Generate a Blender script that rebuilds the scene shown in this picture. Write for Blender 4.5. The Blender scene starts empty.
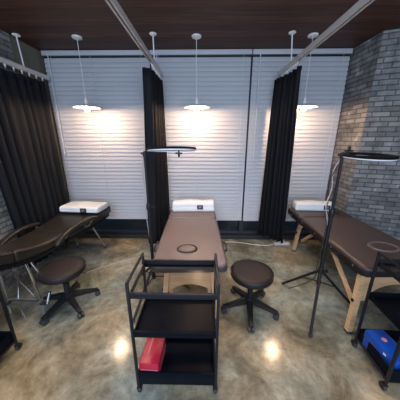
import bpy, bmesh, math, random
from mathutils import Vector, Matrix
random.seed(7)
PI = math.pi
sc = bpy.context.scene
C = sc.collection

# ------------------------------------------------------------------ materials
def nodes(name):
    m = bpy.data.materials.new(name)
    m.use_nodes = True
    nt = m.node_tree
    return m, nt, nt.nodes['Principled BSDF']

def plain(name, col, rough=.5, metal=0.0, noise=0.0, nscale=40, bump=0.0, spec=None, sheen=0.0, coat=0.0):
    """principled material with a fine procedural mottling"""
    m, nt, b = nodes(name)
    b.inputs['Roughness'].default_value = rough
    b.inputs['Metallic'].default_value = metal
    if spec is not None: b.inputs['Specular IOR Level'].default_value = spec
    if sheen:
        b.inputs['Sheen Weight'].default_value = sheen
    if coat:
        b.inputs['Coat Weight'].default_value = coat
        b.inputs['Coat Roughness'].default_value = .15
    tc = nt.nodes.new('ShaderNodeTexCoord')
    nz = nt.nodes.new('ShaderNodeTexNoise')
    nz.inputs['Scale'].default_value = nscale
    nz.inputs['Detail'].default_value = 4
    nt.links.new(tc.outputs['Object'], nz.inputs['Vector'])
    mx = nt.nodes.new('ShaderNodeMix'); mx.data_type = 'RGBA'
    mx.inputs['A'].default_value = tuple(c * (1 - noise) for c in col) + (1,)
    mx.inputs['B'].default_value = tuple(min(1, c * (1 + noise)) for c in col) + (1,)
    nt.links.new(nz.outputs['Fac'], mx.inputs['Factor'])
    nt.links.new(mx.outputs['Result'], b.inputs['Base Color'])
    if bump:
        bp = nt.nodes.new('ShaderNodeBump')
        bp.inputs['Strength'].default_value = bump
        bp.inputs['Distance'].default_value = .003
        nt.links.new(nz.outputs['Fac'], bp.inputs['Height'])
        nt.links.new(bp.outputs['Normal'], b.inputs['Normal'])
    return m

def emitter(name, col, strength):
    m, nt, b = nodes(name)
    b.inputs['Base Color'].default_value = col + (1,)
    b.inputs['Emission Color'].default_value = col + (1,)
    b.inputs['Emission Strength'].default_value = strength
    return m

def glassy(name, tint, ior=1.45, rough=0.02):
    """thin clear sheet: transparent mixed with a fresnel reflection"""
    m = bpy.data.materials.new(name); m.use_nodes = True
    nt = m.node_tree; nt.nodes.clear()
    out = nt.nodes.new('ShaderNodeOutputMaterial')
    tr = nt.nodes.new('ShaderNodeBsdfTransparent'); tr.inputs['Color'].default_value = tint + (1,)
    gl = nt.nodes.new('ShaderNodeBsdfGlossy'); gl.inputs['Roughness'].default_value = rough
    fr = nt.nodes.new('ShaderNodeFresnel'); fr.inputs['IOR'].default_value = ior
    mx = nt.nodes.new('ShaderNodeMixShader')
    nt.links.new(fr.outputs['Fac'], mx.inputs['Fac'])
    nt.links.new(tr.outputs['BSDF'], mx.inputs[1]); nt.links.new(gl.outputs['BSDF'], mx.inputs[2])
    nt.links.new(mx.outputs['Shader'], out.inputs['Surface'])
    return m

def ramp(nt, stops):
    r = nt.nodes.new('ShaderNodeValToRGB')
    e = r.color_ramp.elements
    while len(e) < len(stops): e.new(.5)
    for el, (p, c) in zip(e, stops):
        el.position = p; el.color = tuple(c) + (1,)
    return r

def mat_floor():
    m, nt, b = nodes('polished_concrete')
    tc = nt.nodes.new('ShaderNodeTexCoord')
    def noise(scale, detail, dist=0.0, rough=.5):
        n = nt.nodes.new('ShaderNodeTexNoise')
        n.inputs['Scale'].default_value = scale; n.inputs['Detail'].default_value = detail
        n.inputs['Distortion'].default_value = dist; n.inputs['Roughness'].default_value = rough
        nt.links.new(tc.outputs['Object'], n.inputs['Vector']); return n
    n1 = noise(2.6, 10, .5, .68); n2 = noise(13, 10, .3, .75); n3 = noise(.8, 3, .3)
    r1 = ramp(nt, [(.32, (.105, .085, .056)), (.45, (.21, .176, .122)), (.56, (.315, .277, .205)), (.70, (.48, .45, .375))])
    nt.links.new(n1.outputs['Fac'], r1.inputs['Fac'])
    r2 = ramp(nt, [(.33, (.62, .62, .62)), (.5, (.95, .95, .95)), (.68, (1.22, 1.2, 1.18))])
    nt.links.new(n2.outputs['Fac'], r2.inputs['Fac'])
    mu = nt.nodes.new('ShaderNodeMix'); mu.data_type = 'RGBA'; mu.blend_type = 'MULTIPLY'
    mu.inputs['Factor'].default_value = 1
    nt.links.new(r1.outputs['Color'], mu.inputs['A']); nt.links.new(r2.outputs['Color'], mu.inputs['B'])
    r3 = ramp(nt, [(.40, (.80, .98, 1.10)), (.60, (1.18, 1.03, .82))])
    nt.links.new(n3.outputs['Fac'], r3.inputs['Fac'])
    mu2 = nt.nodes.new('ShaderNodeMix'); mu2.data_type = 'RGBA'; mu2.blend_type = 'MULTIPLY'
    mu2.inputs['Factor'].default_value = 1
    nt.links.new(mu.outputs['Result'], mu2.inputs['A']); nt.links.new(r3.outputs['Color'], mu2.inputs['B'])
    nt.links.new(mu2.outputs['Result'], b.inputs['Base Color'])
    rr = nt.nodes.new('ShaderNodeMapRange')
    rr.inputs['From Min'].default_value = .3; rr.inputs['From Max'].default_value = .7
    rr.inputs['To Min'].default_value = .09; rr.inputs['To Max'].default_value = .20
    nt.links.new(n2.outputs['Fac'], rr.inputs['Value'])
    nt.links.new(rr.outputs['Result'], b.inputs['Roughness'])
    b.inputs['Specular IOR Level'].default_value = .5
    return m

def mat_wood(name, dark, light, sx, sy, sz, rough=.45, plank=0.0, plank_axis='Y', spec=None):
    m, nt, b = nodes(name)
    b.inputs['Roughness'].default_value = rough
    if spec is not None: b.inputs['Specular IOR Level'].default_value = spec
    tc = nt.nodes.new('ShaderNodeTexCoord')
    mp = nt.nodes.new('ShaderNodeMapping'); mp.inputs['Scale'].default_value = (sx, sy, sz)
    nt.links.new(tc.outputs['Object'], mp.inputs['Vector'])
    nz = nt.nodes.new('ShaderNodeTexNoise'); nz.inputs['Scale'].default_value = 1
    nz.inputs['Detail'].default_value = 6; nz.inputs['Distortion'].default_value = .6
    nt.links.new(mp.outputs['Vector'], nz.inputs['Vector'])
    r = ramp(nt, [(.3, dark), (.7, light)])
    nt.links.new(nz.outputs['Fac'], r.inputs['Fac'])
    src = r.outputs['Color']
    if plank:
        sp = nt.nodes.new('ShaderNodeSeparateXYZ'); nt.links.new(tc.outputs['Object'], sp.inputs['Vector'])
        d = nt.nodes.new('ShaderNodeMath'); d.operation = 'DIVIDE'; d.inputs[1].default_value = plank
        nt.links.new(sp.outputs[plank_axis], d.inputs[0])
        f = nt.nodes.new('ShaderNodeMath'); f.operation = 'FRACT'; nt.links.new(d.outputs[0], f.inputs[0])
        fl = nt.nodes.new('ShaderNodeMath'); fl.operation = 'FLOOR'; nt.links.new(d.outputs[0], fl.inputs[0])
        wn = nt.nodes.new('ShaderNodeTexWhiteNoise'); wn.noise_dimensions = '1D'
        nt.links.new(fl.outputs[0], wn.inputs['W'])
        mr = nt.nodes.new('ShaderNodeMapRange'); mr.inputs['To Min'].default_value = .72; mr.inputs['To Max'].default_value = 1.25
        nt.links.new(wn.outputs['Value'], mr.inputs['Value'])
        lt = nt.nodes.new('ShaderNodeMath'); lt.operation = 'GREATER_THAN'; lt.inputs[1].default_value = .035
        nt.links.new(f.outputs[0], lt.inputs[0])
        mm = nt.nodes.new('ShaderNodeMath'); mm.operation = 'MULTIPLY'
        nt.links.new(mr.outputs['Result'], mm.inputs[0]); nt.links.new(lt.outputs[0], mm.inputs[1])
        ad = nt.nodes.new('ShaderNodeMath'); ad.operation = 'ADD'; ad.inputs[1].default_value = .05
        nt.links.new(mm.outputs[0], ad.inputs[0])
        vm = nt.nodes.new('ShaderNodeVectorMath'); vm.operation = 'SCALE'
        nt.links.new(src, vm.inputs[0]); nt.links.new(ad.outputs[0], vm.inputs['Scale'])
        src = vm.outputs['Vector']
    nt.links.new(src, b.inputs['Base Color'])
    return m

def mat_brick():
    m, nt, b = nodes('grey_brick')
    uv = nt.nodes.new('ShaderNodeUVMap')
    br = nt.nodes.new('ShaderNodeTexBrick')
    br.inputs['Scale'].default_value = 1
    br.inputs['Brick Width'].default_value = .175; br.inputs['Row Height'].default_value = .056
    br.inputs['Mortar Size'].default_value = .006; br.inputs['Mortar Smooth'].default_value = .3
    br.inputs['Bias'].default_value = -.1
    br.inputs['Color1'].default_value = (.15, .15, .147, 1)
    br.inputs['Color2'].default_value = (.31, .30, .285, 1)
    br.inputs['Mortar'].default_value = (.085, .088, .09, 1)
    nt.links.new(uv.outputs['UV'], br.inputs['Vector'])
    nz = nt.nodes.new('ShaderNodeTexNoise'); nz.inputs['Scale'].default_value = 9; nz.inputs['Detail'].default_value = 6
    nt.links.new(uv.outputs['UV'], nz.inputs['Vector'])
    r = ramp(nt, [(.32, (.62, .62, .62)), (.52, (1, 1, 1)), (.66, (1.15, 1.15, 1.15)), (.71, (2.1, 2.1, 2.0))])
    nt.links.new(nz.outputs['Fac'], r.inputs['Fac'])
    mu = nt.nodes.new('ShaderNodeMix'); mu.data_type = 'RGBA'; mu.blend_type = 'MULTIPLY'; mu.inputs['Factor'].default_value = 1
    nt.links.new(br.outputs['Color'], mu.inputs['A']); nt.links.new(r.outputs['Color'], mu.inputs['B'])
    nt.links.new(mu.outputs['Result'], b.inputs['Base Color'])
    b.inputs['Roughness'].default_value = .8
    n2 = nt.nodes.new('ShaderNodeTexNoise'); n2.inputs['Scale'].default_value = 45; n2.inputs['Detail'].default_value = 3
    nt.links.new(uv.outputs['UV'], n2.inputs['Vector'])
    sb = nt.nodes.new('ShaderNodeMath'); sb.operation = 'MULTIPLY_ADD'; sb.inputs[1].default_value = -1.0; 
    nt.links.new(br.outputs['Fac'], sb.inputs[0])
    sc2 = nt.nodes.new('ShaderNodeMath'); sc2.operation = 'MULTIPLY'; sc2.inputs[1].default_value = .5
    nt.links.new(n2.outputs['Fac'], sc2.inputs[0]); nt.links.new(sc2.outputs[0], sb.inputs[2])
    bp = nt.nodes.new('ShaderNodeBump'); bp.inputs['Strength'].default_value = .9; bp.inputs['Distance'].default_value = .01
    nt.links.new(sb.outputs[0], bp.inputs['Height']); nt.links.new(bp.outputs['Normal'], b.inputs['Normal'])
    return m

M = dict(
    floor=mat_floor(), brick=mat_brick(),
    ceiling=mat_wood('dark_ceiling_planks', (.042, .016, .0095), (.10, .043, .028), 2.2, 26, 4, .55, plank=.14, spec=.25),
    plaster=plain('olive_plaster', (.16, .15, .11), .8, noise=.25, nscale=6),
    blind=plain('white_blind_slats', (.50, .505, .525), .5, noise=.03, nscale=8),
    blindcord=plain('blind_cord', (.62, .64, .68), .7),
    headgap=plain('dark_headrail_channel', (.03, .03, .035), .6),
    white=plain('white_painted_metal', (.78, .77, .75), .4, noise=.03),
    rail=plain('ivory_rail_metal', (.62, .57, .53), .4, noise=.05, nscale=15),
    shade=plain('white_lamp_enamel', (.86, .85, .82), .35),
    bulb=emitter('lamp_glow', (1.0, .67, .44), 400),
    curtain=plain('black_curtain_cloth', (.0048, .0052, .0072), .8, noise=.2, nscale=60, spec=.3, bump=.1),
    leather_lit=plain('brown_vinyl_lit', (.150, .113, .107), .40, noise=.06, nscale=90, bump=.1),  # lighter copy of the brown vinyl; lamplight and rim highlight put into colour
    leather=plain('dark_brown_vinyl', (.056, .041, .038), .42, noise=.10, nscale=90, bump=.12),
    leather_side=plain('black_vinyl_side', (.013, .0095, .0098), .55, noise=.1, nscale=60, spec=.3),
    olivevinyl=plain('brown_olive_vinyl', (.024, .0195, .0145), .36, noise=.12, nscale=70, bump=.1),
    piping=plain('black_piping', (.008, .008, .009), .4),
    black=plain('black_powder_steel', (.008, .009, .012), .42, noise=.15, nscale=50, spec=.25),
    blackgloss=plain('black_tray_enamel', (.004, .005, .008), .35, noise=.1, nscale=20, spec=.05),
    plastic=plain('black_moulded_plastic', (.007, .007, .008), .5, noise=.15, nscale=80, spec=.35),
    matte=plain('matte_black_housing', (.006, .006, .007), .85, noise=.1, spec=.08),
    rubber=plain('grey_black_rubber', (.03, .03, .03), .6),
    chrome=plain('chrome_tube', (.80, .81, .82), .14, metal=1),
    steel=plain('grey_steel', (.42, .43, .45), .3, metal=1),
    lightwood=mat_wood('beech_wood', (.52, .31, .15), (.72, .47, .26), 5, 5, 60, .4),
    towel=plain('white_terry', (.80, .80, .80), .95, noise=.06, nscale=130, bump=.6),
    label=plain('black_woven_label', (.012, .012, .016), .7),
    print=plain('pale_print', (.65, .66, .7), .7),
    red=plain('red_carton', (.42, .012, .034), .35, noise=.12, nscale=14),
    redpale=plain('pink_carton_side', (.62, .22, .26), .4),
    blue=plain('blue_carton', (.004, .055, .34), .3, noise=.15, nscale=12),
    diffuser=plain('frosted_diffuser', (.78, .80, .83), .45),
    winframe=plain('dark_window_frame', (.022, .024, .028), .35),
    glass=glassy('window_glass', (.55, .60, .64), 1.5, .01),
    topglass=glassy('clear_smoked_glass', (.90, .87, .85), 1.08, .22),
    outside=plain('dark_pavement_outside', (.05, .06, .07), .8, noise=.4, nscale=4),
    cable=plain('white_cable', (.72, .72, .70), .5),
    floorcable=plain('grey_white_cable', (.42, .41, .38), .6),
    blackcable=plain('black_cable', (.02, .02, .02), .5),
    pinkcable=plain('pale_cable', (.42, .34, .32), .5),
)

# ------------------------------------------------------------------ mesh helpers
def box(bm, c, s, bev=0.0, rot=None, seg=2):
    r = bmesh.ops.create_cube(bm, size=1)
    vs = r['verts']
    bmesh.ops.scale(bm, vec=s, verts=vs)
    if bev:
        es = list({e for v in vs for e in v.link_edges})
        rb = bmesh.ops.bevel(bm, geom=es, offset=bev, segments=seg, affect='EDGES', profile=.5)
        vs = list({v for f in rb['faces'] for v in f.verts} | {v for v in vs if v.is_valid})
    if rot is not None:
        bmesh.ops.rotate(bm, cent=(0, 0, 0), matrix=rot, verts=vs)
    bmesh.ops.translate(bm, vec=c, verts=vs)
    return vs

def RZ(a): return Matrix.Rotation(a, 3, 'Z')
def RX(a): return Matrix.Rotation(a, 3, 'X')
def RY(a): return Matrix.Rotation(a, 3, 'Y')

def rings(bm, rs, closed=False, cap=True):
    """skin a list of vertex rings (lists of Vectors)"""
    vr = [[bm.verts.new(p) for p in r] for r in rs]
    n = len(vr[0]); k = len(vr)
    for i in range(k if closed else k - 1):
        a, b = vr[i], vr[(i + 1) % k]
        for j in range(n):
            bm.faces.new((a[j], a[(j + 1) % n], b[(j + 1) % n], b[j]))
    if cap and not closed:
        bm.faces.new(list(reversed(vr[0]))); bm.faces.new(vr[-1])
    return vr

def tube(bm, pts, r, n=8, closed=False, r2=None, square=False):
    pts = [Vector(p) for p in pts]
    k = len(pts)
    rs = []
    up = None
    for i, p in enumerate(pts):
        if closed: d = pts[(i + 1) % k] - pts[i - 1]
        else: d = pts[min(i + 1, k - 1)] - pts[max(i - 1, 0)]
        d.normalize()
        if up is None:
            up = Vector((0, 0, 1)) if abs(d.z) < .9 else Vector((0, 1, 0))
        side = d.cross(up)
        if side.length < 1e-6: side = d.cross(Vector((1, 0, 0)))
        side.normalize(); up = side.cross(d).normalized()
        rr = r if r2 is None else r + (r2 - r) * i / max(1, k - 1)
        if square:
            rs.append([p + side * rr * a + up * rr * b for a, b in ((1, 1), (-1, 1), (-1, -1), (1, -1))])
        else:
            rs.append([p + side * rr * math.cos(2 * PI * j / n) + up * rr * math.sin(2 * PI * j / n) for j in range(n)])
    rings(bm, rs, closed)

def lathe(bm, prof, c=(0, 0, 0), n=32, closed=False):
    c = Vector(c)
    rs = [[c + Vector((max(r, 1e-4) * math.cos(2 * PI * j / n), max(r, 1e-4) * math.sin(2 * PI * j / n), z)) for j in range(n)] for r, z in prof]
    rings(bm, rs, closed, cap=not closed)

def spline(pts, n=8):
    """catmull-rom through pts"""
    P = [Vector(p) for p in pts]
    out = []
    for i in range(len(P) - 1):
        p0 = P[max(i - 1, 0)]; p1 = P[i]; p2 = P[i + 1]; p3 = P[min(i + 2, len(P) - 1)]
        for j in range(n):
            t = j / n
            out.append(.5 * ((2 * p1) + (p2 - p0) * t + (2 * p0 - 5 * p1 + 4 * p2 - p3) * t * t + (3 * p1 - p0 - 3 * p2 + p3) * t ** 3))
    out.append(P[-1])
    return out

def rrect(w, d, r, n=6, cx=0, cy=0):
    """rounded rectangle outline, counter-clockwise"""
    o = []
    for sx, sy, a0 in ((1, 1, 0), (-1, 1, PI / 2), (-1, -1, PI), (1, -1, 1.5 * PI)):
        for k in range(n + 1):
            a = a0 + PI / 2 * k / n
            o.append((cx + sx * (w / 2 - r) + r * math.cos(a), cy + sy * (d / 2 - r) + r * math.sin(a)))
    return o

def slab(bm, w, d, r, z0, z1, e, cx=0, cy=0, n=6, m=4):
    """rounded-rectangle slab with softly rounded top and bottom edges"""
    rs = []
    for k in range(m + 1):
        a = PI / 2 * k / m
        ins = e * (1 - math.sin(a)); z = z0 + e * (1 - math.cos(a))
        rs.append([Vector((x, y, z)) for x, y in rrect(w - 2 * ins, d - 2 * ins, max(r - ins, .002), n, cx, cy)])
    for k in range(m, -1, -1):
        a = PI / 2 * k / m
        ins = e * (1 - math.sin(a)); z = z1 - e * (1 - math.cos(a))
        rs.append([Vector((x, y, z)) for x, y in rrect(w - 2 * ins, d - 2 * ins, max(r - ins, .002), n, cx, cy)])
    rings(bm, rs)

def cushion(bm, secs, r=.025, n=4):
    """loft along Y: secs of (y, xl, xr, ztop, thickness)"""
    rs = []
    for (y, xl, xr, zt, th) in secs:
        rr = min(r, th * .45, (xr - xl) * .45)
        rs.append([Vector((x, y, z)) for x, z in rrect(xr - xl, th, rr, n, (xl + xr) / 2, zt - th / 2)])
    rings(bm, rs)

def obj(name, bm, mat, parent=None, loc=None, smooth=True, angle=40):
    bmesh.ops.recalc_face_normals(bm, faces=bm.faces[:])
    me = bpy.data.meshes.new(name)
    bm.to_mesh(me); bm.free()
    if smooth:
        for p in me.polygons: p.use_smooth = True
        me.set_sharp_from_angle(angle=math.radians(angle))
    me.materials.append(mat)
    o = bpy.data.objects.new(name, me)
    C.objects.link(o)
    if parent: o.parent = parent
    if loc: o.location = loc
    return o

def tag(o, label, cat, group=None):
    o['label'] = label; o['category'] = cat
    if group: o['group'] = group
    return o

def thing(name, label, cat, loc=(0, 0, 0), rz=0, group=None):
    o = bpy.data.objects.new(name, None)
    o.empty_display_size = .1
    C.objects.link(o)
    o.location = loc; o.rotation_euler = (0, 0, rz)
    return tag(o, label, cat, group)

def struct(o):
    o['kind'] = 'structure'; return o

def dup(root, label, loc, rz=0):
    kids = {}
    allo = list(C.objects)
    r = root.copy(); C.objects.link(r)
    r.location = loc; r.rotation_euler = (0, 0, rz); r['label'] = label
    kids[root] = r
    for ch in [o for o in allo if o.parent == root]:
        c = ch.copy(); C.objects.link(c); c.parent = r
        for g in [o for o in allo if o.parent == ch]:
            d = g.copy(); C.objects.link(d); d.parent = c
    return r

def B(): return bmesh.new()

def uv_box(o):
    """wall uv: u along the wall, v = height"""
    me = o.data
    uvl = me.uv_layers.new(name='UVMap')
    for p in me.polygons:
        nrm = p.normal
        t = Vector((-nrm.y, nrm.x, 0))
        if t.length < 1e-4: t = Vector((1, 0, 0))
        t.normalize()
        for li in p.loop_indices:
            co = me.vertices[me.loops[li].vertex_index].co
            uvl.data[li].uv = (co.dot(t) + 5, co.z if abs(nrm.z) < .9 else co.y)

# ------------------------------------------------------------------ the setting
H = 2.715          # ceiling height
YW = 3.24         # window plane
bm = B(); box(bm, (.5, .2, -.05), (6.4, 6.6, .1)); struct(obj('floor', bm, M['floor'], smooth=False))
bm = B(); box(bm, (.5, .2, H + .05), (6.4, 6.6, .1)); struct(obj('ceiling', bm, M['ceiling'], smooth=False))

def prism(bm, poly, z0, z1):
    rings(bm, [[Vector((x, y, z0)) for x, y in poly], [Vector((x, y, z1)) for x, y in poly]])
bm = B(); prism(bm, [(-2.17, -3.0), (-2.17, 2.70), (-2.40, 2.70), (-2.40, -3.0)], 0, H)
o = struct(obj('wall_left', bm, M['brick'], smooth=False)); uv_box(o)
bm = B(); prism(bm, [(-2.18, 2.70), (-2.18, 3.35), (-2.40, 3.35), (-2.40, 2.70)], 0, H)
struct(obj('wall_left_panel', bm, M['plaster'], smooth=False))
bm = B(); prism(bm, [(1.915, 3.35), (1.935, 2.70), (3.5, 2.13), (3.5, 3.35)], 0, H)
o = struct(obj('wall_right', bm, M['brick'], smooth=False)); uv_box(o)
bm = B(); prism(bm, [(3.5, -3.0), (3.7, -3.0), (3.7, 3.3), (3.5, 3.3)], 0, H)
o = struct(obj('wall_right_far', bm, M['brick'], smooth=False)); uv_box(o)

# floor-to-ceiling window: dark frame, panes of glass, pavement outside
bm = B()
box(bm, (-.12, YW + .03, .045), (4.06, .10, .09), .004)
box(bm, (-.12, YW + .03, H - .03), (4.06, .10, .06), .004)
for x in (-2.14, 1.87): box(bm, (x, YW + .03, H / 2), (.08, .10, H - .02), .004)
for x in (-.715, .63): box(bm, (x, YW + .03, H / 2), (.07, .09, H - .02), .004)
win = struct(obj('window_1', bm, M['winframe'], smooth=False))
for x0, x1 in ((-2.10, -.75), (-.68, .595), (.665, 1.83)):
    bm = B(); box(bm, ((x0 + x1) / 2, YW + .04, H / 2), (x1 - x0, .008, H - .16))
    obj('pane', bm, M['glass'], win, smooth=False)
bm = B(); box(bm, (0, 4.9, -.12), (8, 3.2, .1)); struct(obj('floor_outside', bm, M['outside'], smooth=False))

bm = B(); box(bm, (-.12, 3.165, .0275), (4.05, .06, .055), .004); struct(obj('baseboard_back', bm, M['winframe'], smooth=False))

# ------------------------------------------------------------------ venetian blinds
def blind(label, x0, x1, zb):
    w = x1 - x0; xc = (x0 + x1) / 2
    t = thing('venetian_blind', label, 'blind', (xc, 3.15, H - .005), 0, 'white venetian blinds across the window')
    bm = B(); box(bm, (0, .01, -.028), (w, .06, .055), .003); obj('headrail', bm, M['blind'], t)
    bm = B(); box(bm, (0, .012, -.060), (w - .01, .03, .010)); obj('headrail_channel', bm, M['headgap'], t, smooth=False)
    zt = -.082; zl = -(H - zb) + .03
    pitch = .0545; n = int((zt - zl) / pitch)
    bm = B()
    for i in range(n):
        z = zt - .024 - (zt - zl - .03) * i / (n - 1)
        # closed slat: tilted, slightly crowned strip with real thickness
        prof = []
        hw = .0305
        for k in range(5):
            s = -1 + 2 * k / 4
            a = math.radians(73)
            u = s * hw; c = .0035 * (1 - s * s)
            prof.append((u * math.cos(a) - c * math.sin(a), u * math.sin(a) + c * math.cos(a)))
        back = [(y + .0018, zz - .001) for y, zz in reversed(prof)]
        ring = prof + back
        rings(bm, [[Vector((sx * (w / 2 - .006), y + .012, z + zz)) for y, zz in ring] for sx in (-1, 1)])
    obj('slats', bm, M['blind'], t)
    bm = B(); box(bm, (0, .012, zl - .012), (w - .01, .045, .028), .006); obj('bottom_rail', bm, M['blind'], t)
    for fx in (-.42, -.05, .42):
        bm = B(); tube(bm, [(fx * w, -.012, zt + .02), (fx * w, -.014, zl - .01)], .0022, 6)
        obj('ladder_cord', bm, M['blindcord'], t)
    bm = B(); tube(bm, [(-w / 2 + .09, -.03, zt + .03), (-w / 2 + .088, -.034, -1.3)], .005, 6)
    box(bm, (-w / 2 + .088, -.034, -1.33), (.014, .014, .06), .004)
    obj('tilt_wand', bm, M['blindcord'], t)
    return t
blind('white venetian blind left of the middle black curtain, over the reclining bed', -2.145, -.72, .345)
blind('white venetian blind behind the central bed and the middle pendant lamp', -.71, .622, .33)
blind('white venetian blind beside the brick pier, partly behind the right curtain', .636, 1.905, .325)

# ------------------------------------------------------------------ pendant lamps
def pendant():
    t = thing('pendant_lamp', 'lit white pendant lamp leftmost, hanging over the reclining bed', 'lamp', (-1.45, 2.77, H), 0, 'white disc pendant lamps')
    bm = B(); lathe(bm, [(0, 0), (.052, 0), (.055, -.004), (.053, -.016), (.040, -.022), (0, -.023)], n=32); obj('ceiling_canopy', bm, M['white'], t)
    bm = B(); tube(bm, [(0, 0, -.02), (0, 0, -.66)], .0035, 8); obj('cord', bm, M['cable'], t)
    # enamel disc: shell with thickness
    pr = [(.016, -.702), (.03, -.706), (.08, -.722), (.13, -.737), (.165, -.746), (.168, -.750), (.165, -.752), (.13, -.743), (.08, -.729), (.03, -.713), (.016, -.710)]
    bm = B(); lathe(bm, pr, n=48, closed=True); obj('shade', bm, M['shade'], t, angle=60)
    bm = B(); lathe(bm, [(0, -.635), (.010, -.636), (.017, -.66), (.019, -.70), (.021, -.715), (.021, -.735), (0, -.736)], n=24); obj('socket', bm, M['white'], t)
    bm = B(); lathe(bm, [(0, -.734), (.014, -.737), (.024, -.748), (.029, -.762), (.026, -.776), (.016, -.786), (0, -.789)], n=24); obj('bulb', bm, M['bulb'], t)
    return t
p = pendant()
dup(p, 'lit white pendant lamp in the middle, hanging over the central bed', (-.088, 2.77, H))
dup(p, 'lit white pendant lamp rightmost, hanging beside the right curtain', (1.215, 2.77, H))

# ------------------------------------------------------------------ curtain rails
def rail(label, x, rodx, zc, y0, y1, rods, gl0, gl1, ng):
    t = thing('curtain_rail', label, 'curtain rail', (x, y1, zc), 0, 'ceiling-hung curtain rails')
    bm = B()
    L = y1 - y0
    # C-section channel: top, two sides, two lips
    box(bm, (0, -L / 2, .020), (.042, L, .006))
    for s in (-1, 1):
        box(bm, (s * .018, -L / 2, -.001), (.006, L, .04))
        box(bm, (s * .013, -L / 2, -.019), (.012, L, .005))
    obj('track', bm, M['rail'], t, smooth=False)
    for ry in rods:
        bm = B(); tube(bm, [(0, ry - y1, .022), (rodx - x, ry - y1, H - zc - .012)], .0075, 10)
        rd = obj('hanger_rod', bm, M['white'], t)
        bm = B(); lathe(bm, [(0, 0), (.038, 0), (.040, -.006), (.030, -.016), (.012, -.020), (0, -.020)], (rodx - x, ry - y1, H - zc), 24)
        obj('ceiling_rosette', bm, M['white'], rd)
    for i in range(ng):
        y = gl0 + (gl1 - gl0) * i / (ng - 1) - y1
        bm = B(); box(bm, (0, y, -.030), (.012, .016, .026), .003); box(bm, (0, y, -.048), (.006, .006, .022))
        obj('glider', bm, M['white'], t)
rail('pale curtain rail running along the left brick wall', -2.085, -2.10, 2.375, -.6, 3.09, (2.71, .4), 1.6, 2.98, 14)
rail('pale curtain rail above the middle black curtain', -.567, -.567, 2.405, -.6, 3.09, (2.71, .4), 2.56, 3.0, 10)
rail('pale curtain rail above the right black curtain', .985, .96, 2.405, -.6, 3.09, (2.71, .4), 2.54, 3.0, 10)

# ------------------------------------------------------------------ curtains
def lerp(a, b, t): return a + (b - a) * t
def curtain(label, top, bot, zt, zb, npl, amp0, amp1, seed):
    """hanging cloth: pleats run down from a top line to a hem line"""
    rnd = random.Random(seed)
    base = Vector((top[0][0], top[0][1], 0))
    t = thing('curtain', label, 'curtain', (top[0][0], top[0][1], zb), 0, 'black divider curtains')
    nu = npl * 10; nv = 22
    ph = [rnd.uniform(-.5, .5) for _ in range(npl + 2)]
    am = [rnd.uniform(.4, 1.25) for _ in range(npl + 2)]
    grid = []
    for j in range(nv + 1):
        v = j / nv
        row = []
        for i in range(nu + 1):
            u = i / nu
            A = Vector((lerp(top[0][0], top[1][0], u), lerp(top[0][1], top[1][1], u), 0))
            Bq = Vector((lerp(bot[0][0], bot[1][0], u), lerp(bot[0][1], bot[1][1], u), 0))
            p = A.lerp(Bq, v ** 1.15)
            d = (A.lerp(Bq, v))
            dirn = Vector((lerp(top[1][0] - top[0][0], bot[1][0] - bot[0][0], v), lerp(top[1][1] - top[0][1], bot[1][1] - bot[0][1], v), 0)).normalized()
            nrm = Vector((-dirn.y, dirn.x, 0))
            k = u * npl
            i0 = int(k); f = k - i0
            a = lerp(am[i0], am[i0 + 1], f); q = lerp(ph[i0], ph[i0 + 1], f)
            w = math.sin(2 * PI * k + q * 2.2 * v + .5 * math.sin(3 * v + q * 4))
            w = math.copysign(abs(w) ** .8, w)
            off = w * a * lerp(amp0, amp1, v ** .7)
            sl = .35 * math.cos(2 * PI * k + q) * lerp(amp0, amp1, v) * .4
            row.append(p - base + nrm * off + dirn * sl + Vector((0, 0, (zt - zb) * (1 - v) + .006 * math.sin(5 * u + seed))))
        grid.append(row)
    bm = B()
    V = [[bm.verts.new(p) for p in r] for r in grid]
    for j in range(nv):
        for i in range(nu):
            bm.faces.new((V[j][i], V[j][i + 1], V[j + 1][i + 1], V[j + 1][i]))
    o = obj('cloth', bm, M['curtain'], t, angle=180)
    md = o.modifiers.new('thickness', 'SOLIDIFY'); md.thickness = .004; md.offset = 0
    # stiff header tape along the top
    bm = B()
    rs = []
    tp = [grid[0][i] for i in range(0, nu + 1, 2)]
    for p in tp:
        rs.append([p + Vector((dx, 0, dz)) for dx, dz in ((.004, .012), (-.004, .012), (-.004, -.03), (.004, -.03))])
    rings(bm, rs)
    obj('header_tape', bm, M['curtain'], t)
    return t
curtain('long black curtain drawn along the left brick wall', ((-2.10, 1.98), (-2.09, 2.99)), ((-2.10, 2.14), (-2.055, 2.97)), 2.29, .10, 9, .019, .031, 3)
cm = curtain('narrow bunched black curtain left of the central bed', ((-.615, 2.50), (-.575, 3.05)), ((-.735, 2.64), (-.545, 3.03)), 2.325, .17, 6, .040, .055, 5)
curtain('black curtain between the central bed and the right bed', ((1.02, 2.50), (.945, 3.06)), ((1.16, 2.72), (.87, 3.02)), 2.322, .16, 6, .040, .06, 9)

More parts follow.
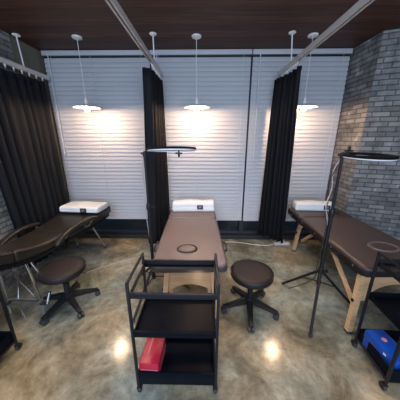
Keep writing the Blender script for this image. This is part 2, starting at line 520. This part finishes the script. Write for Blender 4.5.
# ------------------------------------------------------------------ folding treatment tables
def massage_table(label, loc, rz, W, L, Ht, hole, mat, pipe, drop, ins, group):
    """loc = centre of the near end on the floor; local +Y runs to the window"""
    t = thing('treatment_table', label, 'treatment bed', loc, rz, group)
    th = .075
    seam = L - .40
    pads = []
    for y0, y1 in ((0, seam - .003), (seam + .003, L)):
        bm = B(); slab(bm, W - .016, y1 - y0 - .004, .05, Ht - .05, Ht, .024, 0, (y0 + y1) / 2, 8, 5); q = obj('padded_top', bm, mat, t, angle=60)
        bm = B(); slab(bm, W, y1 - y0, .055, Ht - th - .012, Ht - .018, .020, 0, (y0 + y1) / 2, 8, 5); obj('side_band', bm, M['leather'] if mat is not M['leather'] else M['leather_side'], q, angle=60)  # central bed: sides darker than the pad, shade put into the colour
        pads.append(q)
    pad = pads[0]
    # face hole: padded ring and its plug
    hx, hy, hw, hd = hole
    el = lambda a, k: (hx + hw / 2 * k * math.cos(a), hy + hd / 2 * k * math.sin(a))
    bm = B(); tube(bm, [(*el(2 * PI * i / 40, 1), Ht + .001) for i in range(40)], .0125, 8, True); obj('face_hole_piping', bm, pipe, pad)
    bm = B()
    rs = [[Vector((*el(2 * PI * i / 40, k), Ht + z)) for i in range(40)] for k, z in ((.96, -.01), (.94, .004), (.82, .010), (.5, .012), (.05, .012))]
    rings(bm, rs); obj('face_hole_plug', bm, mat, pad, angle=60)
    # under frame
    bm = B()
    fz = Ht - th - .022
    for s in (-1, 1): box(bm, (s * (W / 2 - .05), L / 2, fz), (.028, L - .14, .044), .003)
    for y in (.07, L / 2, L - .07): box(bm, (0, y, fz), (W - .1, .028, .044), .003)
    obj('under_frame', bm, M['black'], t)
    zt = fz - .012
    ins0 = ins
    for y, sgn in ((.075, -1), (L - .16, 1)):
        ins = ins0 + (.11 if sgn > 0 else 0)
        for s in (-1, 1):
            bm = B()
            tube(bm, [(s * (W / 2 - ins - .055), y, zt), (s * (W / 2 - ins - .035), y + sgn * .025, .30), (s * (W / 2 - ins - .017), y + sgn * .045, .02)], .021, square=True)
            lg = obj('leg', bm, M['lightwood'], t, smooth=False)
            bm = B(); box(bm, (s * (W / 2 - ins - .016), y + sgn * .045, .0115), (.048, .048, .023), .006); obj('foot', bm, M['rubber'], lg)
            bm = B(); lathe(bm, [(0, -.012), (.014, -.012), (.014, .012), (0, .012)], n=16)
            bmesh.ops.rotate(bm, cent=(0, 0, 0), matrix=RY(PI / 2), verts=bm.verts[:])
            bmesh.ops.translate(bm, vec=(s * (W / 2 - ins - .018), y + sgn * .018, .31), verts=bm.verts[:])
            obj('height_knob', bm, M['plastic'], lg)
        # arched end panel
        bm = B()
        n = 44; hwid = W / 2 - ins - .06
        top = []; low = []
        for i in range(n + 1):
            x = -hwid + 2 * hwid * i / n
            top.append((x, zt + .004)); a = x / hwid
            ar = min(1, abs(x) / .225)
            low.append((x, zt - drop - .16 * (1 - math.sqrt(max(0, 1 - ar ** 2)))))
        for i in range(n):
            q = [(top[i][0], top[i][1]), (top[i + 1][0], top[i + 1][1]), (low[i + 1][0], low[i + 1][1]), (low[i][0], low[i][1])]
            rings(bm, [[Vector((x, y + dy, z)) for x, z in q] for dy in (-.010, .010)])
        bmesh.ops.remove_doubles(bm, verts=bm.verts[:], dist=1e-5)
        obj('arched_panel', bm, M['lightwood'], t, smooth=False)
    ins = ins0
    # slanting braces to the middle hinge
    for s in (-1, 1):
        for ya, yb in ((.10, .52), (L - .22, L - .58)):
            bm = B(); tube(bm, [(s * (W / 2 - ins - (.075 if ya < .5 else .175)), ya, .22), (s * (W / 2 - ins - (.075 if ya < .5 else .175)), yb, zt)], .014, square=True)
            obj('brace', bm, M['lightwood'], t, smooth=False)
    # carrying loops on the edge
    for s in (-1, 1):
        bm = B(); tube(bm, spline([(s * W / 2, .30, Ht - .05), (s * (W / 2 + .030), .33, Ht - .055), (s * (W / 2 + .034), .40, Ht - .06), (s * (W / 2 + .030), .47, Ht - .055), (s * W / 2, .50, Ht - .05)], 6), .007, 8)
        obj('carry_loop', bm, M['plastic'], t)
    # corner guards
    bm = B()
    for i in range(5):
        lathe(bm, [(0, 0), (.008, 0), (.006, .006), (0, .007)], (0, 0, 0), 10)
        vs = bm.verts[-40:]
        bmesh.ops.rotate(bm, cent=(0, 0, 0), matrix=RY(-PI / 2), verts=vs)
        bmesh.ops.translate(bm, vec=(-W / 2 - .001 + .003, .12 + i * .3, Ht - .05), verts=vs)
    obj('edge_stud', bm, M['steel'], t)
    return t
massage_table('brown padded treatment bed in the centre behind the black trolley with red box', (-.115, 1.50, 0), math.radians(1.9), .655, 1.47, .60, (-.028, .255, .175, .135), M['leather_lit'], M['piping'], .135, .075, 'padded treatment tables')
massage_table('brown padded wooden-legged treatment bed along the right brick wall', (1.59, 1.40, 0), math.radians(.8), .71, 1.50, .65, (.06, .33, .235, .17), M['leather'], M['leather_lit'], .085, 0, 'padded treatment tables')  # face hole rim takes the lighter vinyl as a painted highlight

# ------------------------------------------------------------------ reclining bed (left)
ox, oy = -1.70, 1.2
rb = thing('reclining_bed', 'black reclining facial bed with armrests and chrome legs by the left wall', 'treatment bed', (ox, oy, 0))
def wpart(name, bm, mat, parent, root=(ox, oy, 0), **k):
    bmesh.ops.translate(bm, vec=(-root[0], -root[1], -root[2]), verts=bm.verts[:])
    return obj(name, bm, mat, parent, **k)
def sections(ctrl, n=6):
    return [tuple(v) for v in _cr(ctrl, n)]
def _cr(ctrl, n):
    out = []
    P = ctrl
    for i in range(len(P) - 1):
        p0 = P[max(i - 1, 0)]; p1 = P[i]; p2 = P[i + 1]; p3 = P[min(i + 2, len(P) - 1)]
        for j in range(n):
            t = j / n
            out.append([.5 * (2 * b + (c - a) * t + (2 * a - 5 * b + 4 * c - d) * t * t + (3 * b - a - 3 * c + d) * t ** 3) for a, b, c, d in zip(p0, p1, p2, p3)])
    out.append(list(P[-1]))
    return out
def ends(s, e=.02):
    """round the two ends of a cushion"""
    a = s[0]; z = s[-1]
    def shrink(q, k, dy): return (q[0] + dy, q[1] + k, q[2] - k, q[3] - k, q[4] - 2 * k)
    return [shrink(a, .016, -e), shrink(a, .006, -e * .7)] + s + [shrink(z, .006, e * .7), shrink(z, .016, e)]
back = [(2.14, -1.955, -1.515, .603, .085), (2.38, -1.96, -1.45, .612, .09), (2.62, -1.965, -1.395, .630, .09), (2.88, -1.97, -1.37, .655, .10)]
seat = [(1.55, -1.96, -1.585, .690, .11), (1.70, -1.96, -1.58, .640, .105), (1.88, -1.96, -1.56, .606, .09), (2.09, -1.955, -1.53, .600, .085)]
legs = [(1.27, -1.95, -1.60, .795, .10), (1.38, -1.955, -1.595, .755, .105), (1.50, -1.96, -1.585, .707, .11)]
for nm, c in (('backrest', back), ('seat', seat), ('leg_rest', legs)):
    bm = B(); cushion(bm, ends(sections(c)), .024, 5)
    q = wpart(nm, bm, M['olivevinyl'], rb, angle=60)
    bm = B()
    s = sections(c)
    tube(bm, [(x[2] - .001, x[0], x[3] - .024) for x in s], .006, 6)
    wpart('piping', bm, M['piping'], q)
    bm = B()
    tube(bm, [(x[1] + .001, x[0], x[3] - .024) for x in s], .006, 6)
    wpart('piping', bm, M['piping'], q)
    # black board under the pad
    bm = B(); cushion(bm, [(y, xl + .03, xr - .03, zt - th + .004, .06) for (y, xl, xr, zt, th) in s], .008, 2)
    wpart('support_board', bm, M['black'], q)
# armrests: padded arches beside the seat
def armrest(pts, name='armrest'):
    pth = spline(pts, 8)
    bm = B(); rs = []
    for i, p in enumerate(pth):
        d = (pth[min(i + 1, len(pth) - 1)] - pth[max(i - 1, 0)]).normalized()
        side = d.cross(Vector((0, 0, 1))).normalized(); up = side.cross(d)
        e = min(i, len(pth) - 1 - i)
        k = 1 if e > 2 else (.55, .8, .93)[e]
        rs.append([p + side * a * k + up * b * k for a, b in rrect(.062, .042, .018, 4)])
    rings(bm, rs)
    return wpart(name, bm, M['olivevinyl'], rb, angle=60)
ar = armrest([(-1.525, 1.90, .535), (-1.49, 2.0, .612), (-1.43, 2.14, .668), (-1.37, 2.29, .68), (-1.335, 2.42, .655)])
for pts in ([(-1.49, 2.06, .63), (-1.53, 2.08, .54), (-1.58, 2.09, .50)], [(-1.355, 2.36, .655), (-1.42, 2.36, .57), (-1.5, 2.36, .53)]):
    bm = B(); tube(bm, pts, .010, 8)
    wpart('armrest_bracket', bm, M['steel'], ar)
al = armrest([(-1.995, 1.66, .52), (-2.0, 1.82, .60), (-2.0, 1.96, .64), (-1.995, 2.12, .645), (-1.985, 2.30, .62)])
for pts in ([(-1.995, 1.78, .56), (-1.97, 1.80, .52), (-1.9, 1.82, .53)], [(-1.985, 2.24, .61), (-1.96, 2.25, .55), (-1.92, 2.25, .53)]):
    bm = B(); tube(bm, pts, .010, 8)
    wpart('armrest_bracket', bm, M['steel'], al)
# chrome frame: two A-shaped ends joined by rails
bm = B()
for x in (-1.90, -1.64): tube(bm, [(x, 1.55, .54), (x, 2.05, .50), (x, 2.75, .535)], .013, 8)
for y in (1.62, 2.1, 2.68): tube(bm, [(-1.92, y, .522 if y > 1.7 else .535), (-1.62, y, .522 if y > 1.7 else .535)], .012, 8)
wpart('seat_frame', bm, M['black'], rb)
for x0, x1, y, ya in ((-1.93, -1.97, 1.66, 1.69), (-1.66, -1.62, 1.66, 1.69), (-1.88, -1.93, 2.66, 2.83), (-1.60, -1.50, 2.66, 2.83)):
    bm = B(); tube(bm, [(x0, y, .53), (x1, ya, .014)], .015, 10)
    lg = wpart('leg', bm, M['chrome'], rb)
    bm = B(); lathe(bm, [(0, 0), (.020, 0), (.020, .022), (.015, .03), (0, .03)], (x1, ya, 0), 14); wpart('foot', bm, M['rubber'], lg)
for y in (1.69, 2.83):
    bm = B(); tube(bm, [(-1.97, y, .05), (-1.44 if y > 2 else -1.52, y, .05)], .012, 8); wpart('base_bar', bm, M['steel'], rb)
bm = B()
tube(bm, [(-1.82, 1.66, .53), (-1.78, 1.67, .30), (-1.86, 1.69, .05)], .008, 8)
tube(bm, [(-1.72, 1.66, .53), (-1.78, 1.67, .30), (-1.67, 1.69, .07)], .008, 8)
wpart('hinge_brace', bm, M['chrome'], rb)
bm = B(); tube(bm, [(-1.56, 1.62, .53), (-1.50, 1.655, .30)], .012, 10); wpart('gas_spring', bm, M['chrome'], rb)
bm = B(); tube(bm, [(-1.52, 1.64, .055), (-1.505, 1.675, .16)], .016, 10); wpart('foot_lever', bm, M['chrome'], rb)

# ------------------------------------------------------------------ towels
def towel(label, loc, rz, W, D, Ht, lx, roll):
    t = thing('towel', label, 'towel', loc, rz, 'folded white towels with black labels')
    bm = B()
    # layered fold: rounded front, two stacked folds
    n = 28; layers = []
    for i in range(n + 1):
        u = i / n; x = -W / 2 + W * u
        e = min(u, 1 - u)
        k = 1 if e > .05 else .86 + .14 * math.sin(PI / 2 * e / .05)
        hh = Ht * (1 + .04 * math.sin(9 * u + W * 7)) * k
        dd = D * k
        ring = []
        prof = [(-.5, .05), (-.53, .22), (-.525, .42), (-.50, .49), (-.52, .56), (-.52, .74), (-.47, .92), (-.36, 1.0), (-.1, .99 + roll), (.2, .97 + roll), (.42, .92), (.5, .72), (.51, .4), (.49, .06), (.3, 0), (-.42, 0)]
        for py, pz in prof:
            ring.append(Vector((x, py * dd, pz * hh)))
        layers.append(ring)
    rings(bm, layers)
    o = obj('folded_cloth', bm, M['towel'], t, angle=180)
    md = o.modifiers.new('soft', 'SUBSURF'); md.levels = 1; md.render_levels = 2
    bm = B(); box(bm, (lx, -.545 * D, Ht * .47), (.085, .006, .06), .002, RX(math.radians(-4)))
    lb = obj('label_tag', bm, M['label'], t, smooth=False)
    bm = B()
    for dz, w in ((.010, .034), (-.004, .044)):
        box(bm, (lx, -.545 * D - .0034, Ht * .47 + dz), (w, .001, .004))
    obj('label_lettering', bm, M['print'], lb, smooth=False)
towel('folded white towel with black label on the central brown bed', (-.145, 2.87, .601), math.radians(1.5), .61, .17, .155, .095, .02)
towel('folded white towel with black label on the reclining left bed', (-1.655, 2.73, .652), math.radians(-5), .56, .30, .085, .085, .0)
towel('folded white towel with black label on the right bed beside the curtain', (1.525, 2.79, .651), math.radians(-3), .52, .16, .12, .15, .02)

# ------------------------------------------------------------------ wheeled stools
def stool():
    t = thing('rolling_stool', 'round black rolling stool between the central bed and the tripod lamp', 'stool', (.450, 1.665, 0), math.radians(10), 'round black rolling stools')
    bm = B(); lathe(bm, [(0, .370), (.165, .370), (.184, .375), (.193, .389), (.194, .413), (.188, .428), (.170, .439), (.12, .444), (0, .446)], n=48)
    s = obj('seat', bm, M['leather_side'], t, angle=50)
    bm = B(); tube(bm, [(.192 * math.cos(2 * PI * i / 48), .192 * math.sin(2 * PI * i / 48), .427) for i in range(48)], .004, 6, True); obj('piping', bm, M['piping'], s)
    bm = B(); lathe(bm, [(0, .350), (.09, .350), (.09, .371), (0, .371)], n=24); obj('seat_plate', bm, M['plastic'], t)
    bm = B(); lathe(bm, [(0, .11), (.027, .11), (.026, .26), (.016, .262), (.016, .355), (0, .355)], n=20); obj('gas_lift', bm, M['plastic'], t)
    bm = B(); tube(bm, [(.05, .02, .343), (.13, .05, .335), (.17, .065, .327)], .005, 6); obj('height_lever', bm, M['plastic'], t)
    bm = B(); lathe(bm, [(0, .085), (.045, .085), (.050, .10), (.046, .135), (.032, .145), (0, .146)], n=24); obj('hub', bm, M['plastic'], t)
    for k in range(5):
        a = 2 * PI * k / 5 + math.radians(-36)
        R = RZ(a)
        bm = B()
        rs = []
        for q, w, z0, z1 in ((.03, .030, .088, .136), (.12, .027, .076, .114), (.21, .021, .060, .090), (.255, .017, .056, .080), (.267, .011, .058, .076)):
            rs.append([R @ Vector((q, yy, zz)) for yy, zz in ((w, z0), (w * .8, z1), (-w * .8, z1), (-w, z0))])
        rings(bm, rs)
        lg = obj('base_arm', bm, M['plastic'], t)
        bm = B(); tube(bm, [R @ Vector((.245, 0, .066)), R @ Vector((.245, 0, .030))], .007, 8)
        for s in (-1, 1):
            # twin wheel caster
            rr = .0265; nn = 18
            ring = lambda y, r: [R @ Vector((.245 + .008 + r * math.cos(2 * PI * i / nn), y, .0265 + r * math.sin(2 * PI * i / nn))) for i in range(nn)]
            rings(bm, [ring(s * .005, rr * .6), ring(s * .006, rr), ring(s * .024, rr), ring(s * .027, rr * .7)])
        obj('caster', bm, M['rubber'], lg)
    return t
st = stool()
dup(st, 'round black rolling stool beside the reclining left bed', (-1.335, 1.69, 0), math.radians(-2))

# ------------------------------------------------------------------ utility trolleys
def trolley():
    t = thing('utility_trolley', 'black three-tier utility trolley in front of the central bed, red box inside', 'trolley', (-.165, .94, 0), 0, 'black three-tier utility trolleys')
    W, D = .515, .32          # outer size, origin at the middle of the front edge
    for s in (-1, 1):
        x = s * (W / 2 - .008)
        bm = B()
        zt = .852
        for y in (.008, D - .008): box(bm, (x, y, (.07 + zt) / 2), (.016, .016, zt - .07), .002)
        box(bm, (x, D / 2, zt - .006), (.0155, D - .004, .012), .003)
        box(bm, (x, D / 2, .095), (.014, D - .03, .014), .002)
        obj('side_frame', bm, M['black'], t)
    def tray(z, h, top, hb=None):
        hb = hb or h
        w, d = W - .034, D - .004
        bm = B()
        for y, hh in ((.006, h), (D - .006, hb)): box(bm, (0, y, z + hh / 2), (w + .004, .008, hh), .002)
        for s in (-1, 1): box(bm, (s * (w / 2), D / 2, z + h / 2), (.008, d - .008, h), .002)
        # folded lip
        for y, hh in ((.010, h), (D - .010, hb)): box(bm, (0, y, z + hh - .002), (w, .014, .005), .002)
        if top:
            box(bm, (0, .014, z + .006), (w, .012, .010)); box(bm, (0, D - .014, z + .006), (w, .012, .010))
            o = obj('top_tray_rim', bm, M['black'], t)
            bm = B(); box(bm, (0, D / 2, z + .014), (w - .010, d - .010, .004)); obj('glass_panel', bm, M['topglass'], o, smooth=False)
        else:
            box(bm, (0, D / 2, z + .004), (w, d - .006, .006))
            obj('tray', bm, M['blackgloss'], t)
    tray(.750, .034, True, .052)
    tray(.474, .038, False, .05)
    tray(.086, .098, False)
    for sx in (-1, 1):
        for y in (.010, D - .010):
            x = sx * (W / 2 - .010)
            bm = B(); tube(bm, [(x, y, .078), (x, y, .050)], .007, 8)
            box(bm, (x, y + .006, .048), (.030, .030, .008), .002)
            for s in (-1, 1): box(bm, (x + s * .0135, y + .008, .036), (.003, .026, .028), .001)
            ca = obj('caster', bm, M['plastic'], t)
            bm = B(); nn = 20
            ring = lambda dx, r: [Vector((x + dx, y + .012 + r * math.cos(2 * PI * i / nn), .026 + r * math.sin(2 * PI * i / nn))) for i in range(nn)]
            rings(bm, [ring(-.011, .016), ring(-.010, .024), ring(-.007, .026), ring(.007, .026), ring(.010, .024), ring(.011, .016)])
            obj('wheel', bm, M['rubber'], ca)
    return t
tr = trolley()
dup(tr, 'black utility trolley at the right edge of the picture, blue box inside', (1.445, .965, 0), math.radians(-3))
dup(tr, 'black utility trolley cut off by the left edge near the reclining bed', (-1.705, .905, 0), math.radians(0))

# ------------------------------------------------------------------ boxes on the trolleys
def carton(name, label, loc, rz, s, mat, extra):
    t = thing(name, label, 'box', loc, rz)
    bm = B(); box(bm, (0, 0, s[2] * .40), (s[0] - .006, s[1] - .006, s[2] * .80), .003); obj('carton_body', bm, mat, t)
    bm = B(); box(bm, (0, 0, s[2] * .80), (s[0], s[1], s[2] * .40), .005); ld = obj('lid', bm, mat, t)
    extra(ld, s)
    return t
def red_extra(ld, s):
    bm = B()
    box(bm, (s[0] / 2 + .0006, 0, s[2] * .50), (.001, s[1] * .9, s[2] * .12)); box(bm, (0, -s[1] / 2 - .0006, s[2] * .66), (s[0] * .9, .001, .004))
    obj('pale_stripe', bm, M['redpale'], ld, smooth=False)
    bm = B(); box(bm, (-.02, .02, s[2] + .0006), (.006, s[1] * .55, .001)); obj('pale_lettering', bm, M['redpale'], ld, smooth=False)
carton('storage_carton', 'glossy red box standing on the bottom shelf of the middle trolley', (-.335, 1.055, .094), math.radians(-3), (.125, .20, .150), M['red'], red_extra)
def blue_extra(ld, s):
    bm = B()
    lathe(bm, [(0, 0), (.017, 0), (.017, .001), (0, .001)], (0, .03, s[2]), 20)
    obj('round_emblem', bm, M['redpale'], ld)
    for c, q in (((.025, -.04, s[2] + .0006), (.022, .012, .001)), ((-s[0] / 2 - .0006, -.05, s[2] * .82), (.001, .020, .016)), ((.01, -s[1] / 2 - .0006, s[2] * .8), (.04, .001, .008))):
        bm = B(); box(bm, c, q); obj('white_print', bm, M['print'], ld, smooth=False)
carton('tissue_carton', 'blue box with small pale emblem on the lowest shelf of the right trolley', (1.281, 1.12, .096), math.radians(4), (.135, .235, .145), M['blue'], blue_extra)

# ------------------------------------------------------------------ ring lights on tripods
def ring_light(label, base, hz, ang0, rc, rotring, R0, cab, holder):
    """base: floor point under the pole; rc: ring centre relative to base"""
    t = thing('ring_light', label, 'ring light', (base[0], base[1], 0), 0, 'tripod ring lights')
    bm = B(); tube(bm, [(0, 0, hz - .13), (0, 0, 1.0)], .0165, 12); tube(bm, [(0, 0, .98), (0, 0, 1.46)], .0125, 12); obj('pole', bm, M['plastic'], t)
    for z in (hz + .02, .99):
        bm = B(); lathe(bm, [(0, -.03), (.021, -.03), (.024, -.02), (.024, .02), (.019, .032), (0, .032)], (0, 0, z), 18)
        tube(bm, [(0, 0, z), (.045, -.01, z)], .006, 8); lathe(bm, [(0, -.012), (.013, -.012), (.013, .012), (0, .012)], (.047, -.01, z), 12)
        obj('collar', bm, M['plastic'], t)
    lower = hz - .11
    bm = B(); lathe(bm, [(0, -.02), (.020, -.02), (.022, 0), (.020, .02), (0, .02)], (0, 0, lower), 16); obj('lower_collar', bm, M['plastic'], t)
    for k in range(3):
        a = ang0 + k * 2 * PI / 3
        d = Vector((math.cos(a), math.sin(a), 0))
        rl = .38
        ft = d * rl + Vector((0, 0, .012)); tp = d * .022 + Vector((0, 0, hz))
        bm = B(); tube(bm, [tp, ft], .0125, 8)
        lg = obj('leg', bm, M['plastic'], t)
        mid = tp.lerp(ft, .42)
        bm = B(); tube(bm, [d * .02 + Vector((0, 0, lower)), mid], .006, 6); obj('spreader', bm, M['plastic'], lg)
        bm = B(); box(bm, ft - Vector((0, 0, .002)), (.03, .03, .02), .006); obj('foot', bm, M['rubber'], lg)
    # ball head and neck towards the ring
    rcv = Vector(rc); Rm = rotring
    edge = rcv + Rm @ Vector((-(R0 - .03), 0, 0))
    bm = B(); lathe(bm, [(0, 1.45), (.018, 1.45), (.020, 1.475), (.014, 1.495), (0, 1.50)], (0, 0, 0), 16)
    tube(bm, [(0, 0, 1.48), Vector((0, 0, 1.485)).lerp(edge, .5) + Vector((0, 0, .006)), edge], .011, 10)
    tube(bm, [(-.035, 0, 1.478), (.03, 0, 1.478)], .008, 8)
    obj('tilt_head', bm, M['plastic'], t)
    n = 56
    def torus(prof):
        b_ = B()
        rs = []
        for j in range(n):
            a = 2 * PI * j / n
            rs.append([rcv + Rm @ Vector((r * math.cos(a), r * math.sin(a), z)) for r, z in prof])
        rings(b_, rs, closed=True)
        return b_
    ri = R0 - .064
    body = obj('ring_body', torus([(ri, -.004), (ri + .006, .010), (R0 - .006, .012), (R0, .006), (R0, -.006), (ri, -.006)]), M['matte'], t)
    obj('diffuser', torus([(ri + .003, -.006), (R0 - .003, -.006), (R0 - .006, -.015), (ri + .006, -.015)]), M['diffuser'], body)
    if holder:
        hx, up = holder
        bm = B()
        p0 = rcv + Rm @ Vector((hx, 0, 0)); sg = 1 if up else -1
        tube(bm, [p0, p0 + Vector((0, 0, sg * .03))], .007, 8)
        box(bm, p0 + Vector((0, 0, sg * .036)), (.06, .02, .014), .004); box(bm, p0 + Vector((.0, 0, sg * .055)), (.018, .02, .03), .004)
        tube(bm, [rcv + Rm @ Vector((-ri, 0, 0)), rcv + Rm @ Vector((ri, 0, 0))], .004, 6)
        obj('phone_holder', bm, M['plastic'], t)
    for pts, r, mt in cab:
        bm = B(); tube(bm, spline(pts, 7), r, 6); obj('power_cord', bm, mt, t)
    return t
ring_light('black ring light on tripod beside the middle curtain and central bed', (-.515, 1.85), .33, math.radians(252), (.235, .02, 1.512),
           RX(math.radians(-5.5)) @ RY(math.radians(-1.0)), .215,
           [([(-.01, .0, 1.47), (-.035, .01, 1.30), (-.012, -.02, 1.10), (-.028, 0, .9), (-.014, .01, .6), (-.03, .02, .35), (-.06, .1, .02)], .004, M['pinkcable'])], (.06, False))
ring_light('black ring light on tripod beside the right bed and brick pier', (1.10, 1.70), .40, math.radians(239), (.174, -.03, 1.472),
           RZ(math.radians(-9)) @ RX(math.radians(2.2)) @ RY(math.radians(.8)), .184,
           [([(-.02, 0, 1.43), (-.045, .01, 1.34), (-.025, .02, 1.2), (-.06, .0, 1.06), (-.035, 0, .96), (-.022, 0, .88)], .0045, M['pinkcable']),
            ([(-.02, 0, 1.40), (-.06, .01, 1.26), (-.035, .02, 1.10), (-.055, .0, .98), (-.025, 0, .86), (-.03, .02, .5), (-.03, .05, .28), (-.16, .25, .008)], .004, M['blackcable'])], (-.14, True))

# ------------------------------------------------------------------ power strip and cables on the floor
ps = thing('power_strip', 'small white power strip on the floor below the right curtain', 'power strip', (1.235, 2.97, 0), math.radians(2))
bm = B(); box(bm, (0, 0, .019), (.23, .055, .038), .006); obj('strip_body', bm, M['white'], ps)
for x in (-.07, 0, .07):
    bm = B(); lathe(bm, [(0, 0), (.019, 0), (.019, .002), (0, .002)], (x, 0, .038), 16); obj('socket', bm, M['cable'], ps)
bm = B(); box(bm, (.01, 0, .062), (.034, .034, .048), .006); tube(bm, [(.01, 0, .086), (.012, .003, .12)], .006, 8); obj('plug', bm, M['white'], ps)
bm = B(); tube(bm, spline([(1.12, 2.965, .02), (1.0, 2.93, .006), (.80, 2.95, .006), (.55, 3.02, .006), (.36, 3.03, .006)], 8), .005, 6)
tag(obj('floor_cable', bm, M['cable']), 'white cable running from the power strip along the window', 'cable')
bm = B(); tube(bm, spline([(-1.70, 1.95, .004), (-1.548, 2.12, .004), (-1.30, 2.32, .004), (-1.02, 2.50, .004), (-.87, 2.62, .004), (-.80, 2.85, .004), (-.82, 3.08, .004)], 8), .003, 6)
tag(obj('floor_cable', bm, M['floorcable']), 'thin white cable curving over the floor behind the left stool', 'cable')

# ------------------------------------------------------------------ light
w = bpy.data.worlds.new('evening'); sc.world = w; w.use_nodes = True
bg = w.node_tree.nodes['Background']
bg.inputs['Color'].default_value = (.42, .55, .75, 1); bg.inputs['Strength'].default_value = .26
def area(name, loc, rot, sx, sy, e, col):
    l = bpy.data.lights.new(name, 'AREA'); l.shape = 'RECTANGLE'; l.size = sx; l.size_y = sy; l.energy = e; l.color = col
    o = bpy.data.objects.new(name, l); C.objects.link(o); o.location = loc; o.rotation_euler = rot
    return o
area('added_overhead_fill', (-.3, -.55, 2.66), (math.radians(22), 0, 0), 3.0, .9, 78, (.63, .77, 1.0))  # unseen cool fill added overhead, no fixture modelled
area('added_front_fill', (0.2, -2.9, 1.35), (math.radians(90), 0, 0), 4.5, 2.2, 84, (.60, .75, 1.0))  # bluish fill added behind the camera to brighten the blinds

for x in (-1.25, -.1, .6):  # added warm spots without fixtures, brightening beds and floor
    l = bpy.data.lights.new('added_down_spot', 'SPOT'); l.energy = 62; l.color = (1.0, .78, .60)
    l.spot_size = math.radians(86); l.spot_blend = .5; l.shadow_soft_size = .28
    o = bpy.data.objects.new('added_down_spot', l); C.objects.link(o); o.location = (x, 1.78, 2.69)

# ------------------------------------------------------------------ camera
cam = bpy.data.cameras.new('camera'); co = bpy.data.objects.new('camera', cam); C.objects.link(co)
cam.sensor_width = 36; cam.lens = 36 * 208 / 400; cam.clip_start = .02
co.location = (0, 0, 1.6)
co.rotation_euler = (math.radians(90 - 16.4), 0, math.radians(1.0))
sc.camera = co
sc.view_settings.view_transform = 'Standard'; sc.view_settings.look = 'None'
sc.view_settings.gamma = 1; sc.view_settings.exposure = .85
sc.view_settings.use_curve_mapping = False
sc.cycles.use_denoising = True
sc.cycles.max_bounces = 8
